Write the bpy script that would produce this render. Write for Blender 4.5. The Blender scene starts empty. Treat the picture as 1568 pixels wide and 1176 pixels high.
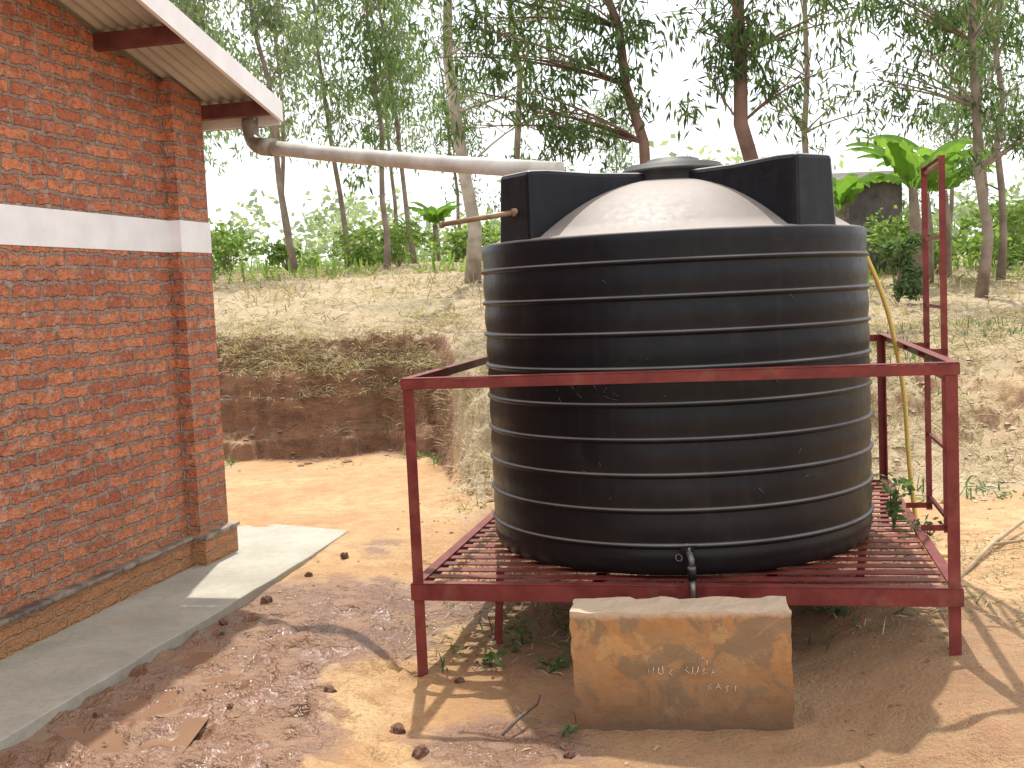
import bpy, bmesh, numpy as np
from math import *
from mathutils import Vector, Matrix
R=np.random.RandomState(7)
D=bpy.data; COL=bpy.context.scene.collection

# ---------------------------------------------------------------- noise
def _h(ix,iy,s):
    n=(ix.astype(np.int64)*374761393+iy.astype(np.int64)*668265263+s*1442695041)&0xffffffff
    n=((n^(n>>13))*1274126177)&0xffffffff
    return ((n^(n>>16))&0xffff)/65535.0
def vn(x,y,s=0):
    x=np.asarray(x,float);y=np.asarray(y,float)
    ix=np.floor(x);iy=np.floor(y);fx=x-ix;fy=y-iy
    fx=fx*fx*(3-2*fx);fy=fy*fy*(3-2*fy)
    a=_h(ix,iy,s);b=_h(ix+1,iy,s);c=_h(ix,iy+1,s);d=_h(ix+1,iy+1,s)
    return (a*(1-fx)+b*fx)*(1-fy)+(c*(1-fx)+d*fx)*fy
def fbm(x,y,s=0,o=4):
    t=0;a=.5
    for i in range(o):
        t=t+a*(vn(x*2**i,y*2**i,s+i*17)-.5);a*=.5
    return t*2
def ss(a,b,x):
    t=np.clip((x-a)/(b-a),0,1);return t*t*(3-2*t)

# ---------------------------------------------------------------- mesh helpers
class MB:
    def __init__(s): s.v=[];s.f=[];s.m=[];s.sm=[]
    def add(s,vs,fs,m=0,smooth=False):
        o=len(s.v);s.v+= [tuple(v) for v in vs]
        for f in fs: s.f.append(tuple(i+o for i in f));s.m.append(m);s.sm.append(smooth)
    def box(s,c,ax,ay,az,hx,hy,hz,m=0):
        c=Vector(c);ax=Vector(ax)*hx;ay=Vector(ay)*hy;az=Vector(az)*hz
        vs=[c+ax*i+ay*j+az*k for k in(-1,1) for j in(-1,1) for i in(-1,1)]
        s.add(vs,[(0,2,3,1),(4,5,7,6),(0,1,5,4),(2,6,7,3),(0,4,6,2),(1,3,7,5)],m)
    def plate(s,p,q,u,v,w,t,m=0):
        p=Vector(p);q=Vector(q);u=Vector(u);v=Vector(v)
        c=(p+q)/2+u*w/2+v*t/2;d=(q-p)
        s.box(c,d.normalized(),u,v,d.length/2,w/2,t/2,m)
    def angle(s,p,q,u,v,w=.045,t=.006,m=0):
        s.plate(p,q,u,v,w,t,m); s.plate(Vector(p)+Vector(v)*(t+.0005),Vector(q)+Vector(v)*(t+.0005),v,u,w-t,t,m)
    def tube(s,pts,rs,n=10,m=0,cap=True,smooth=True):
        pts=[Vector(p) for p in pts];vs=[];fs=[]
        if not hasattr(rs,'__len__'): rs=[rs]*len(pts)
        up=None
        for i,p in enumerate(pts):
            d=(pts[min(i+1,len(pts)-1)]-pts[max(i-1,0)]).normalized()
            if up is None: up=Vector((0,0,1)) if abs(d.z)<.9 else Vector((1,0,0))
            a=d.cross(up).normalized();b=a.cross(d).normalized();up=b
            for k in range(n):
                t=2*pi*k/n;vs.append(p+(a*cos(t)+b*sin(t))*rs[i])
        for i in range(len(pts)-1):
            for k in range(n):
                fs.append((i*n+k,i*n+(k+1)%n,(i+1)*n+(k+1)%n,(i+1)*n+k))
        s.add(vs,fs,m,smooth)
        if cap:
            o=len(s.v)-len(vs)
            s.f.append(tuple(o+k for k in range(n))[::-1]);s.m.append(m);s.sm.append(False)
            s.f.append(tuple(o+(len(pts)-1)*n+k for k in range(n)));s.m.append(m);s.sm.append(False)
    def lathe(s,prof,c,n=96,m=0):
        vs=[];fs=[]
        for r,z in prof:
            for k in range(n): vs.append((c[0]+r*cos(2*pi*k/n),c[1]+r*sin(2*pi*k/n),c[2]+z))
        for i in range(len(prof)-1):
            for k in range(n): fs.append((i*n+k,i*n+(k+1)%n,(i+1)*n+(k+1)%n,(i+1)*n+k))
        s.add(vs,fs,m,True)
    def obj(s,name,mats,parent=None,bevel=0):
        me=D.meshes.new(name);me.from_pydata(s.v,[],s.f);me.update()
        for mt in mats: me.materials.append(mt)
        me.polygons.foreach_set('material_index',s.m);me.polygons.foreach_set('use_smooth',s.sm)
        o=D.objects.new(name,me);COL.objects.link(o)
        if parent: o.parent=parent
        if bevel:
            b=o.modifiers.new('b','BEVEL');b.width=bevel;b.segments=2;b.limit_method='ANGLE'
        return o
def npmesh(name,V,F,mats,mi=None,smooth=False):
    V=np.asarray(V,np.float32);F=np.asarray(F,np.int32);k=F.shape[1]
    me=D.meshes.new(name);me.vertices.add(len(V));me.vertices.foreach_set('co',V.ravel())
    me.loops.add(F.size);me.loops.foreach_set('vertex_index',F.ravel())
    me.polygons.add(len(F));me.polygons.foreach_set('loop_start',np.arange(0,F.size,k,dtype=np.int32))
    me.polygons.foreach_set('loop_total',np.full(len(F),k,np.int32))
    for m in mats: me.materials.append(m)
    if mi is not None: me.polygons.foreach_set('material_index',np.asarray(mi,np.int32))
    me.polygons.foreach_set('use_smooth',np.full(len(F),smooth))
    me.update(calc_edges=True);me.validate();return me
def link(name,me,parent=None):
    o=D.objects.new(name,me);COL.objects.link(o)
    if parent:o.parent=parent
    return o
def empty(name):
    o=D.objects.new(name,None);COL.objects.link(o);return o

# ---------------------------------------------------------------- materials
class NT:
    def __init__(s,name):
        s.m=D.materials.new(name);s.m.use_nodes=True;s.t=s.m.node_tree;s.b=s.t.nodes['Principled BSDF']
    def n(s,typ,**k):
        x=s.t.nodes.new(typ)
        for a,b in k.items(): setattr(x,a,b)
        return x
    def l(s,a,b): s.t.links.new(a,b)
    def noise(s,vec,scale,detail=3,rough=.6,dist=0):
        x=s.n('ShaderNodeTexNoise');x.inputs['Scale'].default_value=scale;x.inputs['Detail'].default_value=detail
        x.inputs['Roughness'].default_value=rough;x.inputs['Distortion'].default_value=dist
        if vec is not None: s.l(vec,x.inputs['Vector'])
        return x.outputs['Fac']
    def ramp(s,fac,stops):
        x=s.n('ShaderNodeValToRGB');e=x.color_ramp.elements
        while len(e)<len(stops): e.new(.5)
        for i,(p,c) in enumerate(stops):
            e[i].position=p;e[i].color=(c,c,c,1) if not hasattr(c,'__len__') else (*c,1)
        s.l(fac,x.inputs[0]);return x.outputs[0]
    def mix(s,f,a,b,bt='MIX'):
        x=s.n('ShaderNodeMix',data_type='RGBA',blend_type=bt)
        for k,v in ((0,f),(6,a),(7,b)):
            if hasattr(v,'is_linked'): s.l(v,x.inputs[k])
            elif k==0: x.inputs[0].default_value=v
            else: x.inputs[k].default_value=(*v,1)
        return x.outputs[2]
    def math(s,op,a,b=0.):
        x=s.n('ShaderNodeMath',operation=op)
        for k,v in ((0,a),(1,b)):
            if hasattr(v,'is_linked'): s.l(v,x.inputs[k])
            else: x.inputs[k].default_value=v
        return x.outputs[0]
    def bump(s,h,st=.5,dist=.02):
        x=s.n('ShaderNodeBump');x.inputs['Strength'].default_value=st;x.inputs['Distance'].default_value=dist
        s.l(h,x.inputs['Height']);s.l(x.outputs[0],s.b.inputs['Normal'])
    def col(s,c): 
        if hasattr(c,'is_linked'): s.l(c,s.b.inputs['Base Color'])
        else: s.b.inputs['Base Color'].default_value=(*c,1)
    def rough(s,c):
        if hasattr(c,'is_linked'): s.l(c,s.b.inputs['Roughness'])
        else: s.b.inputs['Roughness'].default_value=c
    def pos(s): return s.n('ShaderNodeNewGeometry').outputs['Position']

def simple(name,c1,c2,scale=8,rough=.7,bst=.3,bd=.01,bscale=40):
    t=NT(name);v=t.pos();f=t.noise(v,scale)
    t.col(t.mix(t.ramp(f,[(.35,0.),(.65,1.)]),c1,c2));t.rough(rough);t.bump(t.noise(v,bscale,2),bst,bd);return t.m

def leafmat(name,c1,c2,tr=.4):
    t=NT(name);g=t.n('ShaderNodeNewGeometry');rnd=g.outputs['Random Per Island']
    c=t.mix(rnd,c1,c2)
    df=t.n('ShaderNodeBsdfDiffuse');t.l(c,df.inputs[0])
    tl=t.n('ShaderNodeBsdfTranslucent');t.l(t.mix(1.,c,(1.25,1.35,.6),'MULTIPLY'),tl.inputs[0])
    mx=t.n('ShaderNodeMixShader');mx.inputs[0].default_value=tr
    t.l(df.outputs[0],mx.inputs[1]);t.l(tl.outputs[0],mx.inputs[2])
    t.l(mx.outputs[0],t.t.nodes['Material Output'].inputs[0]);t.t.nodes.remove(t.b);return t.m

M={}
M['leaf_dark']=leafmat('leaf_dark',(.04,.07,.032),(.12,.17,.08))
M['leaf_mid']=leafmat('leaf_mid',(.065,.11,.05),(.17,.235,.115))
M['leaf_far']=leafmat('leaf_far',(.14,.185,.13),(.28,.34,.23),.45)  # haze put into the colour: far leaves are paler
M['leaf_shrub']=leafmat('leaf_shrub',(.10,.18,.05),(.28,.36,.14),.5)
M['straw']=leafmat('straw',(.22,.17,.095),(.60,.50,.34),.2)
M['bark_pale']=simple('bark_pale',(.22,.18,.14),(.42,.37,.30),3,.85)
M['bark_red']=simple('bark_red',(.10,.055,.04),(.19,.11,.08),3,.85)
M['bark']=simple('bark',(.15,.11,.085),(.28,.22,.17),3,.85)
def redmat():
    t=NT('red_paint');p=t.pos();f=t.noise(p,9);f2=t.noise(p,60,2,.7)
    c=t.mix(t.ramp(f,[(.35,0.),(.65,1.)]),(.125,.017,.016),(.20,.036,.030))
    c=t.mix(t.ramp(f2,[(.58,0.),(.72,.6)]),c,(.07,.035,.025));c=t.mix(t.ramp(t.noise(p,5,3,.7),[(.55,0.),(.75,.3)]),c,(.28,.15,.10))
    t.col(c);t.rough(t.ramp(f,[(.3,.4),(.7,.65)]));t.bump(f2,.2,.003);t.b.inputs['Specular IOR Level'].default_value=.3;return t.m
M['red_paint']=redmat()
M['white_paint']=simple('white_paint',(.78,.77,.76),(.87,.86,.86),5,.6,.25,.006,25)
def concmat():
    t=NT('concrete');p=t.pos();f=t.noise(p,2.5,4,.65);f2=t.noise(p,30,3,.7)
    c=t.mix(t.ramp(f,[(.35,0.),(.65,1.)]),(.31,.285,.225),(.42,.39,.32));c=t.mix(t.ramp(f2,[(.5,0.),(.75,.5)]),c,(.23,.20,.155))
    c=t.mix(t.ramp(t.noise(p,5,4,.7,.5),[(.56,0.),(.7,.5)]),c,(.38,.26,.16))
    t.col(c);t.rough(.75);t.bump(f2,.4,.006);return t.m
M['concrete']=concmat()
M['pvc']=simple('pvc',(.42,.39,.33),(.62,.60,.55),5,.4,.05,.002,20)
M['brass']=simple('brass',(.20,.12,.06),(.33,.23,.13),20,.45,.1,.001,80)
M['steel']=simple('steel',(.07,.07,.07),(.26,.26,.25),20,.35,.1,.001,80)
M['steel'].node_tree.nodes['Principled BSDF'].inputs['Metallic'].default_value=.6
M['stone']=simple('stone',(.08,.035,.022),(.18,.085,.05),15,.8,.5,.01,50)
M['wood']=simple('wood',(.08,.055,.04),(.18,.13,.09),15,.8,.4,.004,60)
M['hose']=simple('hose',(.62,.44,.09),(.68,.52,.15),8,.5,.1,.002,40)
M['bamboo']=simple('bamboo',(.30,.21,.11),(.42,.32,.19),8,.7,.1,.002,40)
M['chalk']=simple('chalk',(.60,.55,.47),(.7,.65,.58),8,.9)
M['scratch']=simple('scratch',(.06,.06,.06),(.12,.12,.12),8,.8)
M['roofsheet']=simple('roofsheet',(.40,.37,.32),(.52,.49,.43),2,.5,.05,.002,20)
M['shed']=simple('shed',(.05,.045,.04),(.12,.1,.09),3,.8)
M['banana']=leafmat('banana',(.12,.23,.05),(.22,.34,.09),.5)

def brickmat(name,stain=0.):
    t=NT(name);uv=t.n('ShaderNodeUVMap').outputs[0]
    def warp(vec,scale,amt):
        nz=t.n('ShaderNodeTexNoise');nz.inputs['Scale'].default_value=scale;nz.inputs['Detail'].default_value=2;t.l(uv,nz.inputs['Vector'])
        v1=t.n('ShaderNodeVectorMath',operation='SUBTRACT');t.l(nz.outputs['Color'],v1.inputs[0]);v1.inputs[1].default_value=(.5,.5,.5)
        v2=t.n('ShaderNodeVectorMath',operation='SCALE');t.l(v1.outputs[0],v2.inputs[0]);v2.inputs['Scale'].default_value=amt
        v3=t.n('ShaderNodeVectorMath',operation='ADD');t.l(vec,v3.inputs[0]);t.l(v2.outputs[0],v3.inputs[1]);return v3.outputs[0]
    vec=warp(warp(uv,5,.05),26,.032)
    br=t.n('ShaderNodeTexBrick');t.l(vec,br.inputs['Vector'])
    br.inputs['Scale'].default_value=1;br.inputs['Brick Width'].default_value=.235;br.inputs['Row Height'].default_value=.0765
    br.inputs['Mortar Size'].default_value=.0125;br.inputs['Mortar Smooth'].default_value=.3;br.inputs['Bias'].default_value=-.1
    br.inputs['Color1'].default_value=(.68,.225,.095,1);br.inputs['Color2'].default_value=(.36,.085,.045,1)
    mort=br.outputs['Fac'];f2=t.noise(uv,24,3,.75);f3=t.noise(uv,11,4,.8)
    c=t.mix(t.ramp(t.noise(uv,3.0,3),[(.35,0.),(.7,.4)]),br.outputs['Color'],(.66,.26,.13))
    c=t.mix(mort,c,(.33,.235,.18))
    c=t.mix(t.ramp(f2,[(.46,0.),(.70,.8)]),c,(.15,.07,.05))
    c=t.mix(t.ramp(f3,[(.54,0.),(.64,.65)]),c,(.54,.38,.30))
    sep=t.n('ShaderNodeSeparateXYZ');t.l(uv,sep.inputs[0])
    st=t.ramp(t.math('ADD',sep.outputs[1],t.math('MULTIPLY',f3,.3)),[(.15,1.),(.75,0.)])
    c=t.mix(t.math('MULTIPLY',st,.4+stain),c,(.40,.20,.085))
    t.col(c);t.rough(.9)
    h=t.math('ADD',t.math('MULTIPLY',mort,-1.4),t.math('ADD',t.math('MULTIPLY',f2,1.5),t.math('MULTIPLY',f3,1.1)))
    t.bump(h,1.,.022);return t.m
M['brick']=brickmat('brick');M['plinth']=brickmat('plinth',.5)

def groundmat():
    t=NT('earth');p=t.pos()
    A=t.n('ShaderNodeVertexColor',layer_name='msk');s=t.n('ShaderNodeSeparateColor');t.l(A.outputs[0],s.inputs[0])
    wet,grass,bank_shade=s.outputs[0],s.outputs[1],s.outputs[2]
    n1=t.noise(p,1.1,4);n2=t.noise(p,7,4,.65);n3=t.noise(p,48,3,.75)
    c=t.mix(t.ramp(n1,[(.35,0.),(.65,1.)]),(.46,.265,.115),(.58,.40,.205))
    c=t.mix(t.ramp(n2,[(.42,0.),(.68,.65)]),c,(.36,.18,.08))
    c=t.mix(t.ramp(n3,[(.46,0.),(.7,.55)]),c,(.27,.14,.065))
    g=t.mix(t.ramp(n2,[(.3,0.),(.7,1.)]),(.32,.24,.135),(.56,.46,.31))
    g=t.mix(t.ramp(n1,[(.45,0.),(.62,.45)]),g,(.18,.18,.08))
    g=t.mix(t.ramp(n3,[(.45,0.),(.7,.7)]),g,(.18,.11,.06))
    c=t.mix(grass,c,g)
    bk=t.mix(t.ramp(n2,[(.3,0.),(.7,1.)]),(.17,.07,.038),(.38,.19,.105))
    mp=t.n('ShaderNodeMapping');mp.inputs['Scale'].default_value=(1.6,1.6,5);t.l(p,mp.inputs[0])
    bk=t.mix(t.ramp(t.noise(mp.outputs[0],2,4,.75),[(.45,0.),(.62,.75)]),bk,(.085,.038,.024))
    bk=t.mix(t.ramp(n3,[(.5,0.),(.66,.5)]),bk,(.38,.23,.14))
    c=t.mix(bank_shade,c,bk)  # bank soil colour, also used as painted shade around the tank
    wn=t.math('ADD',wet,t.math('MULTIPLY',t.math('SUBTRACT',n2,.5),.9))
    wm=t.math('MULTIPLY',t.ramp(wn,[(.3,0.),(.55,1.)]),t.ramp(wet,[(.02,0.),(.2,1.)]))
    mud=t.mix(t.ramp(n2,[(.35,0.),(.65,1.)]),(.17,.085,.05),(.31,.18,.11))
    c=t.mix(wm,c,mud);t.col(c)
    pud=t.math('MULTIPLY',t.ramp(n2,[(.46,1.),(.55,0.)]),wm)
    r=t.n('ShaderNodeMapRange');t.l(pud,r.inputs[0]);r.inputs[3].default_value=.9;r.inputs[4].default_value=.24
    rr=t.math('SUBTRACT',r.outputs[0],t.math('MULTIPLY',wm,.13));t.rough(rr)
    h=t.math('ADD',t.math('MULTIPLY',n2,.7),t.math('MULTIPLY',n3,.8))
    h=t.math('MULTIPLY',h,t.math('SUBTRACT',1.,t.math('MULTIPLY',pud,.6)))
    h=t.math('MULTIPLY',h,t.math('ADD',1.,t.math('MULTIPLY',bank_shade,2.)))
    t.bump(h,.8,.035);return t.m
M['earth']=groundmat()
def watermat():
    t=NT('muddy_water');p=t.pos();t.col(t.mix(t.noise(p,3,2),(.21,.12,.075),(.28,.175,.11)));t.rough(.05)
    t.bump(t.noise(p,18,2),.05,.01);return t.m
M['water']=watermat()

def tankmat():
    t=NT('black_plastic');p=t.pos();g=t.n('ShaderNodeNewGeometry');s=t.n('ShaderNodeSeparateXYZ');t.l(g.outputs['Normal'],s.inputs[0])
    f=t.noise(p,2.2,4);f2=t.noise(p,25,3,.7)
    sp=t.n('ShaderNodeSeparateXYZ');t.l(p,sp.inputs[0])
    base=t.mix(t.ramp(f,[(.35,0.),(.7,1.)]),(.004,.005,.008),(.008,.009,.012))
    dz=t.ramp(t.math('ADD',t.math('MULTIPLY',sp.outputs[2],.5),t.math('MULTIPLY',f2,.25)),[(.2,1.),(.7,0.)])
    base=t.mix(t.math('MULTIPLY',dz,.09),base,(.08,.045,.028))
    mp=t.n('ShaderNodeMapping');mp.inputs['Scale'].default_value=(14,14,.6);t.l(p,mp.inputs[0])
    base=t.mix(t.math('MULTIPLY',t.ramp(t.noise(mp.outputs[0],1.5,3),[(.5,0.),(.75,1.)]),.09),base,(.06,.05,.045))
    base=t.mix(t.math('MULTIPLY',t.ramp(t.noise(p,4,5,.75,.4),[(.55,0.),(.7,1.)]),.08),base,(.10,.085,.075))
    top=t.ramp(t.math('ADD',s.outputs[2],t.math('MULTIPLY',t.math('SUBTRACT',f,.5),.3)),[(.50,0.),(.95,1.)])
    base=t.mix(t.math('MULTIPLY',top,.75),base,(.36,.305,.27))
    t.col(base)
    t.rough(t.math('ADD',t.ramp(f2,[(.3,.32),(.75,.44)]),t.math('MULTIPLY',top,.2)));t.bump(t.noise(p,7,2),.15,.02);t.b.inputs['Specular IOR Level'].default_value=.2;return t.m
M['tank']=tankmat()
def blockmat():
    t=NT('stained_plaster');p=t.pos();f=t.noise(p,3.2,4,.6,.5);f2=t.noise(p,22,4,.75)
    s=t.n('ShaderNodeSeparateXYZ');t.l(p,s.inputs[0])
    c=t.mix(t.ramp(f,[(.35,0.),(.6,1.)]),(.44,.20,.06),(.33,.18,.08))
    c=t.mix(t.ramp(t.noise(p,4.5,4,.6,1.),[(.48,0.),(.53,.75)]),c,(.20,.135,.08))
    c=t.mix(t.ramp(t.noise(p,5.5,4,.7,.5),[(.56,0.),(.62,.6)]),c,(.46,.28,.12))
    c=t.mix(t.ramp(f2,[(.5,0.),(.72,.6)]),c,(.24,.14,.07))
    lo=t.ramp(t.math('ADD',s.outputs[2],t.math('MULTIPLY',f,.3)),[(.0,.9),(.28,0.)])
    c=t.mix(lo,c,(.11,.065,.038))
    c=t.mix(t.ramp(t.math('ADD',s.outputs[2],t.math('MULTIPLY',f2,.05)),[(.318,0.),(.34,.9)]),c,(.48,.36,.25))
    t.col(c);t.rough(.85);t.bump(f2,.6,.010);return t.m
M['block']=blockmat()

# ---------------------------------------------------------------- frames
YW=.2295;C0=np.array([-1.93,7.40]);NN=np.array([cos(YW),-sin(YW)]);WW=np.array([sin(YW),cos(YW)])
def W(s,off,z):
    p=C0+WW*s+NN*off;return (p[0],p[1],z)
YP=.2125;O0=np.array([-.50,5.20]);UX=np.array([cos(YP),-sin(YP)]);UY=np.array([sin(YP),cos(YP)])
PW,PD,PH,RH=2.393,2.73,.284,1.229
def P(a,b,z):
    p=O0+UX*a+UY*b;return Vector((p[0],p[1],z))
TC=(.86,6.03)

# ---------------------------------------------------------------- terrain
FX=[-60,-8,-3,-2,-1.4,-.8,-.62,-.45,-.3,1,2.5,3.2,3.6,5,9,60];FY=[14,12.5,12.0,11.5,11.9,11.5,10.3,9.2,8.8,8.6,8.9,8.7,8.1,7.6,7.2,7]
def footf(x): return np.interp(x,FX,FY)
def slaboff(x,y): return (x-(C0[0]+.654*NN[0]))*NN[0]+(y-(C0[1]+.654*NN[1]))*NN[1]
def mudmask(x,y):
    off=slaboff(x,y)
    w=ss(-.1,.02,off)*(1-ss(.85,1.5,off+.35*fbm(x*1.2,y*1.2,51,3)))
    w=w*(1-ss(5.9,7.3,y))
    w2=np.exp(-(((x+.1)/.45)**2+((y-4.35)/.35)**2))*.8
    w3=.5*np.exp(-(((x+.9)/.25)**2+((y-7.4)/.4)**2))
    return np.clip(np.maximum(np.maximum(w,w2),w3),0,1)
rd=np.random.RandomState(3)
DENT=[(rd.uniform(-2.1,-.5),rd.uniform(3.2,6.0),rd.uniform(.03,.075),rd.uniform(1.3,2.6),rd.uniform(0,3.14),rd.uniform(.010,.026)) for _ in range(130)]
DENT+=[(rd.uniform(-1.2,2.5),rd.uniform(3.2,6.0),rd.uniform(.04,.08),rd.uniform(1.3,2.6),rd.uniform(0,3.14),rd.uniform(.004,.009)) for _ in range(90)]
def terrain(x,y,dent=False):
    x=np.asarray(x,float);y=np.asarray(y,float)
    low=-.05*(1-ss(1.1,1.9,x))*(1-ss(6.0,8.5,y))-.105*ss(-.85,-.5,x)*(1-ss(1.1,1.9,x))*(1-ss(6.0,8.5,y))
    base=low+.01*fbm(x*1.5,y*1.5,3)+ss(2.2,6,x)*.12*ss(3,8,y)
    mud=mudmask(x,y)
    base=base+mud*.030*fbm(x*3.2,y*3.2,11,5)+.006*fbm(x*9,y*9,12,3)*(1-ss(8,10,y))
    if dent:
        for dx,dy,r,as_,an,dp in DENT:
            m=(np.abs(x-dx)<.35)&(np.abs(y-dy)<.35)
            if not m.any(): continue
            u=(x[m]-dx)*cos(an)+(y[m]-dy)*sin(an);v=-(x[m]-dx)*sin(an)+(y[m]-dy)*cos(an)
            q=(u/(r*as_))**2+(v/r)**2
            base[m]+= -dp*np.exp(-q**2)+.5*dp*np.exp(-((np.sqrt(q)-1.35)/.3)**2)
    foot=footf(x)+.45*fbm(x*1.0,y*.2,5,4)+.06*fbm(x*9,y*2,6,3)
    bw=np.interp(x,[-8,-1.4,-.8,-.5,1,2.5,3.6,6],[1.0,1.0,1.2,2.2,1.4,.9,3.,4])
    uL=np.interp(y,[8.8,10,12,12.6,15,20,30,45,90,400],[.48,.78,1.10,1.2,1.52,1.98,2.5,2.9,3.2,3.4])
    uR=np.interp(y,[7,8.5,10,12,16,20,30,45,90,400],[.25,.42,.70,.95,1.22,1.42,1.95,2.4,2.9,3.4])
    u=uL+(uR-uL)*ss(.5,4.5,x)
    t=(y-foot)/bw
    tl=t+.22*fbm(x*3.5,y*3.5,21,5)
    sL=.18*ss(-.05,.05,tl)+.07*ss(.08,.2,tl)+.30*ss(.22,.36,tl)+.20*ss(.4,.58,tl)+.25*ss(.6,1.1,tl)
    sR=ss(0,1,t+.18*fbm(x*4,y*4,22,5))
    wL=1-ss(-.85,-.5,x)
    s=sL*wL+sR*(1-wL)
    z=base+(u-base)*s
    up=ss(.0,1.,t)
    z=z+up*(.06*fbm(x*1.4,y*1.4,31,4)+.06*fbm(x*5,y*5,33,3))*(1-.5*ss(15,40,y))
    z=z+.13*ss(.0,.3,t)*np.exp(-((x+.3)/.6)**2)*ss(8.6,9.2,y)*(1-ss(11,12.5,y))*fbm(x*3.3,y*3.3,36,4)
    d=np.sqrt(x*x+y*y);z=z+ss(60,200,d)*2.*fbm(x*.01,y*.01,41,2)
    return z
def grow(a,b,st,end,fac):
    r=[a];
    while r[-1]<b: r.append(r[-1]+st)
    s=st
    while r[-1]<end: s*=fac;r.append(r[-1]+s)
    return r
gx=grow(-4.2,5.6,.03,450,1.12);gl=[];s_=.034;v_=-4.2
while v_>-450: s_*=1.12;v_-=s_;gl.append(v_)
gx=np.array(gl[::-1]+gx)
gy=list(np.arange(2.9,6.4,.024))+list(np.arange(6.4,11.0,.036))+grow(11.0,12.9,.015,450,1.055);gl=[];s_=.05;v_=2.9
while v_>-60: s_*=1.3;v_-=s_;gl.append(v_)
gy=np.array(gl[::-1]+gy)
X,Y=np.meshgrid(gx,gy);Z=terrain(X,Y,True)
nx,ny=len(gx),len(gy);idx=np.arange(nx*ny).reshape(ny,nx)
F=np.stack([idx[:-1,:-1],idx[:-1,1:],idx[1:,1:],idx[1:,:-1]],-1).reshape(-1,4)
V=np.stack([X,Y,Z],-1).reshape(-1,3)
gme=npmesh('ground',V,F,[M['earth']],smooth=True)
dzx=np.gradient(Z,gy,axis=0);dzz=np.gradient(Z,gx,axis=1);slope=np.sqrt(dzx**2+dzz**2)
footx=footf(X)
tcut=np.interp(X,[-.9,-.6],[.40,-.1])
grass=ss(tcut,tcut+.4,Y-footx+.7*fbm(X*1.5,Y*1.5,61))*(.9-.45*ss(3,5,X)*(1-ss(9.5,11,Y+1.0*fbm(X*.7,Y*.7,66))))
grass=np.maximum(grass,.8*ss(.0,.5,fbm(X*1.7,Y*1.7,63)+.1)*np.exp(-((Y-footx+.3)/.7)**2))
undershade=ss(-.4,-.1,X)*(1-ss(2.0,2.4,X))*ss(5.0,5.3,Y)*(1-ss(8,9,Y))  # shade below the stand, painted in as darker red earth
frontshade=ss(-.5,.2,X)*(1-ss(1.9,3.0,X))*ss(3.2,3.9,Y)*(1-ss(5.2,5.6,Y))*.45  # tank's shade on the ground in front, put into the earth colour
inb=ss(-.25,.05,Y-footx)*(1-ss(.35,.8,Y-footx+.5*fbm(X*2,Y*2,62)))*(X<-.55)
bank_shade=np.maximum(inb*.9,ss(.8,1.5,slope)*((X>1.5)|(X<-.6))*.8*(Y>7))
bank_shade=np.maximum(bank_shade,.7*ss(.05,.35,fbm(X*2.2,Y*2.2,64))*np.exp(-((X+.3)/.6)**2)*ss(8.6,9,Y)*(1-ss(10.5,12,Y)))
bank_shade=np.clip(np.maximum(np.maximum(bank_shade,undershade*.6),frontshade),0,1)*(Y<14)
ca=gme.color_attributes.new('msk','FLOAT_COLOR','POINT')
cc=np.stack([mudmask(X,Y),grass*(1-np.clip(bank_shade,0,1)*.8),bank_shade,np.ones_like(X)],-1).reshape(-1)
ca.data.foreach_set('color',cc.astype(np.float32))
link('ground',gme)
pw=MB();a_=[C0+WW*(-5.2)+NN*.6,C0+WW*(-5.2)+NN*1.5,C0+WW*(-3.2)+NN*1.4,C0+WW*(-1.6)+NN*1.05,C0+WW*(-1.3)+NN*.6]
pw.add([(p[0],p[1],-.0562) for p in a_],[tuple(range(5))]);pw.obj('puddle_water',[M['water']])

# ---------------------------------------------------------------- dry grass / leaf litter
def blades(name,xs,ys,L,Wd,mat,lift=.5):
    n=len(xs);z=terrain(xs,ys);az=R.uniform(0,2*pi,n);el=np.abs(R.normal(0,1,n))*lift
    el=np.clip(el,0,1.45);l=L*R.uniform(.5,1.4,n)
    d=np.stack([np.cos(az)*np.cos(el),np.sin(az)*np.cos(el),np.sin(el)],-1)
    sd=np.stack([-np.sin(az),np.cos(az),R.uniform(-.6,.6,n)],-1)*Wd*.5
    b=np.stack([xs,ys,z+.004],-1);m=b+d*l[:,None]*.55;tip=b+d*l[:,None];tip[:,2]-=l*.15
    V=np.stack([b-sd,b+sd,m+sd,m-sd,tip],1).reshape(-1,3);i=np.arange(n)*5
    me=npmesh(name,V,np.concatenate([np.stack([i,i+1,i+2],-1),np.stack([i,i+2,i+3],-1),np.stack([i+3,i+2,i+4],-1)]),[mat])
    return link(name,me)
def rej(n,x0,x1,y0,y1,pf):
    x=R.uniform(x0,x1,n);y=R.uniform(y0,y1,n);k=R.uniform(0,1,n)<pf(x,y);return x[k],y[k]
def pg(x,y):
    u=y-footf(x);up=np.where(x<-.7,ss(.25,.7,u+.5*fbm(x*2,y*2,62)),ss(-.3,.3,u))
    return np.clip(up*(.25+.75*ss(-.2,.25,fbm(x*1.3,y*1.3,71)))*(1-.75*ss(3,4.5,x)*(1-ss(9.5,11.5,y))),0,1)
x1,y1=rej(65000,-6,7,8.3,14,pg)
x2,y2=rej(20000,-9,10,14,26,lambda x,y:.3+.7*ss(-.2,.2,fbm(x*.8,y*.8,72)))
blades('dry_grass',x1,y1,.13,.007,M['straw'],.35)
blades('dry_grass',x2,y2,.22,.014,M['straw'],.5)
x3,y3=rej(9000,-3.3,-.6,10.6,12.9,lambda x,y:.5*np.exp(-((y-footf(x)+.25)/.3)**2)*ss(-.1,.3,fbm(x*2,y*2,75)))
blades('grass',x3,y3,.12,.009,M['leaf_mid'],.6)
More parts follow.
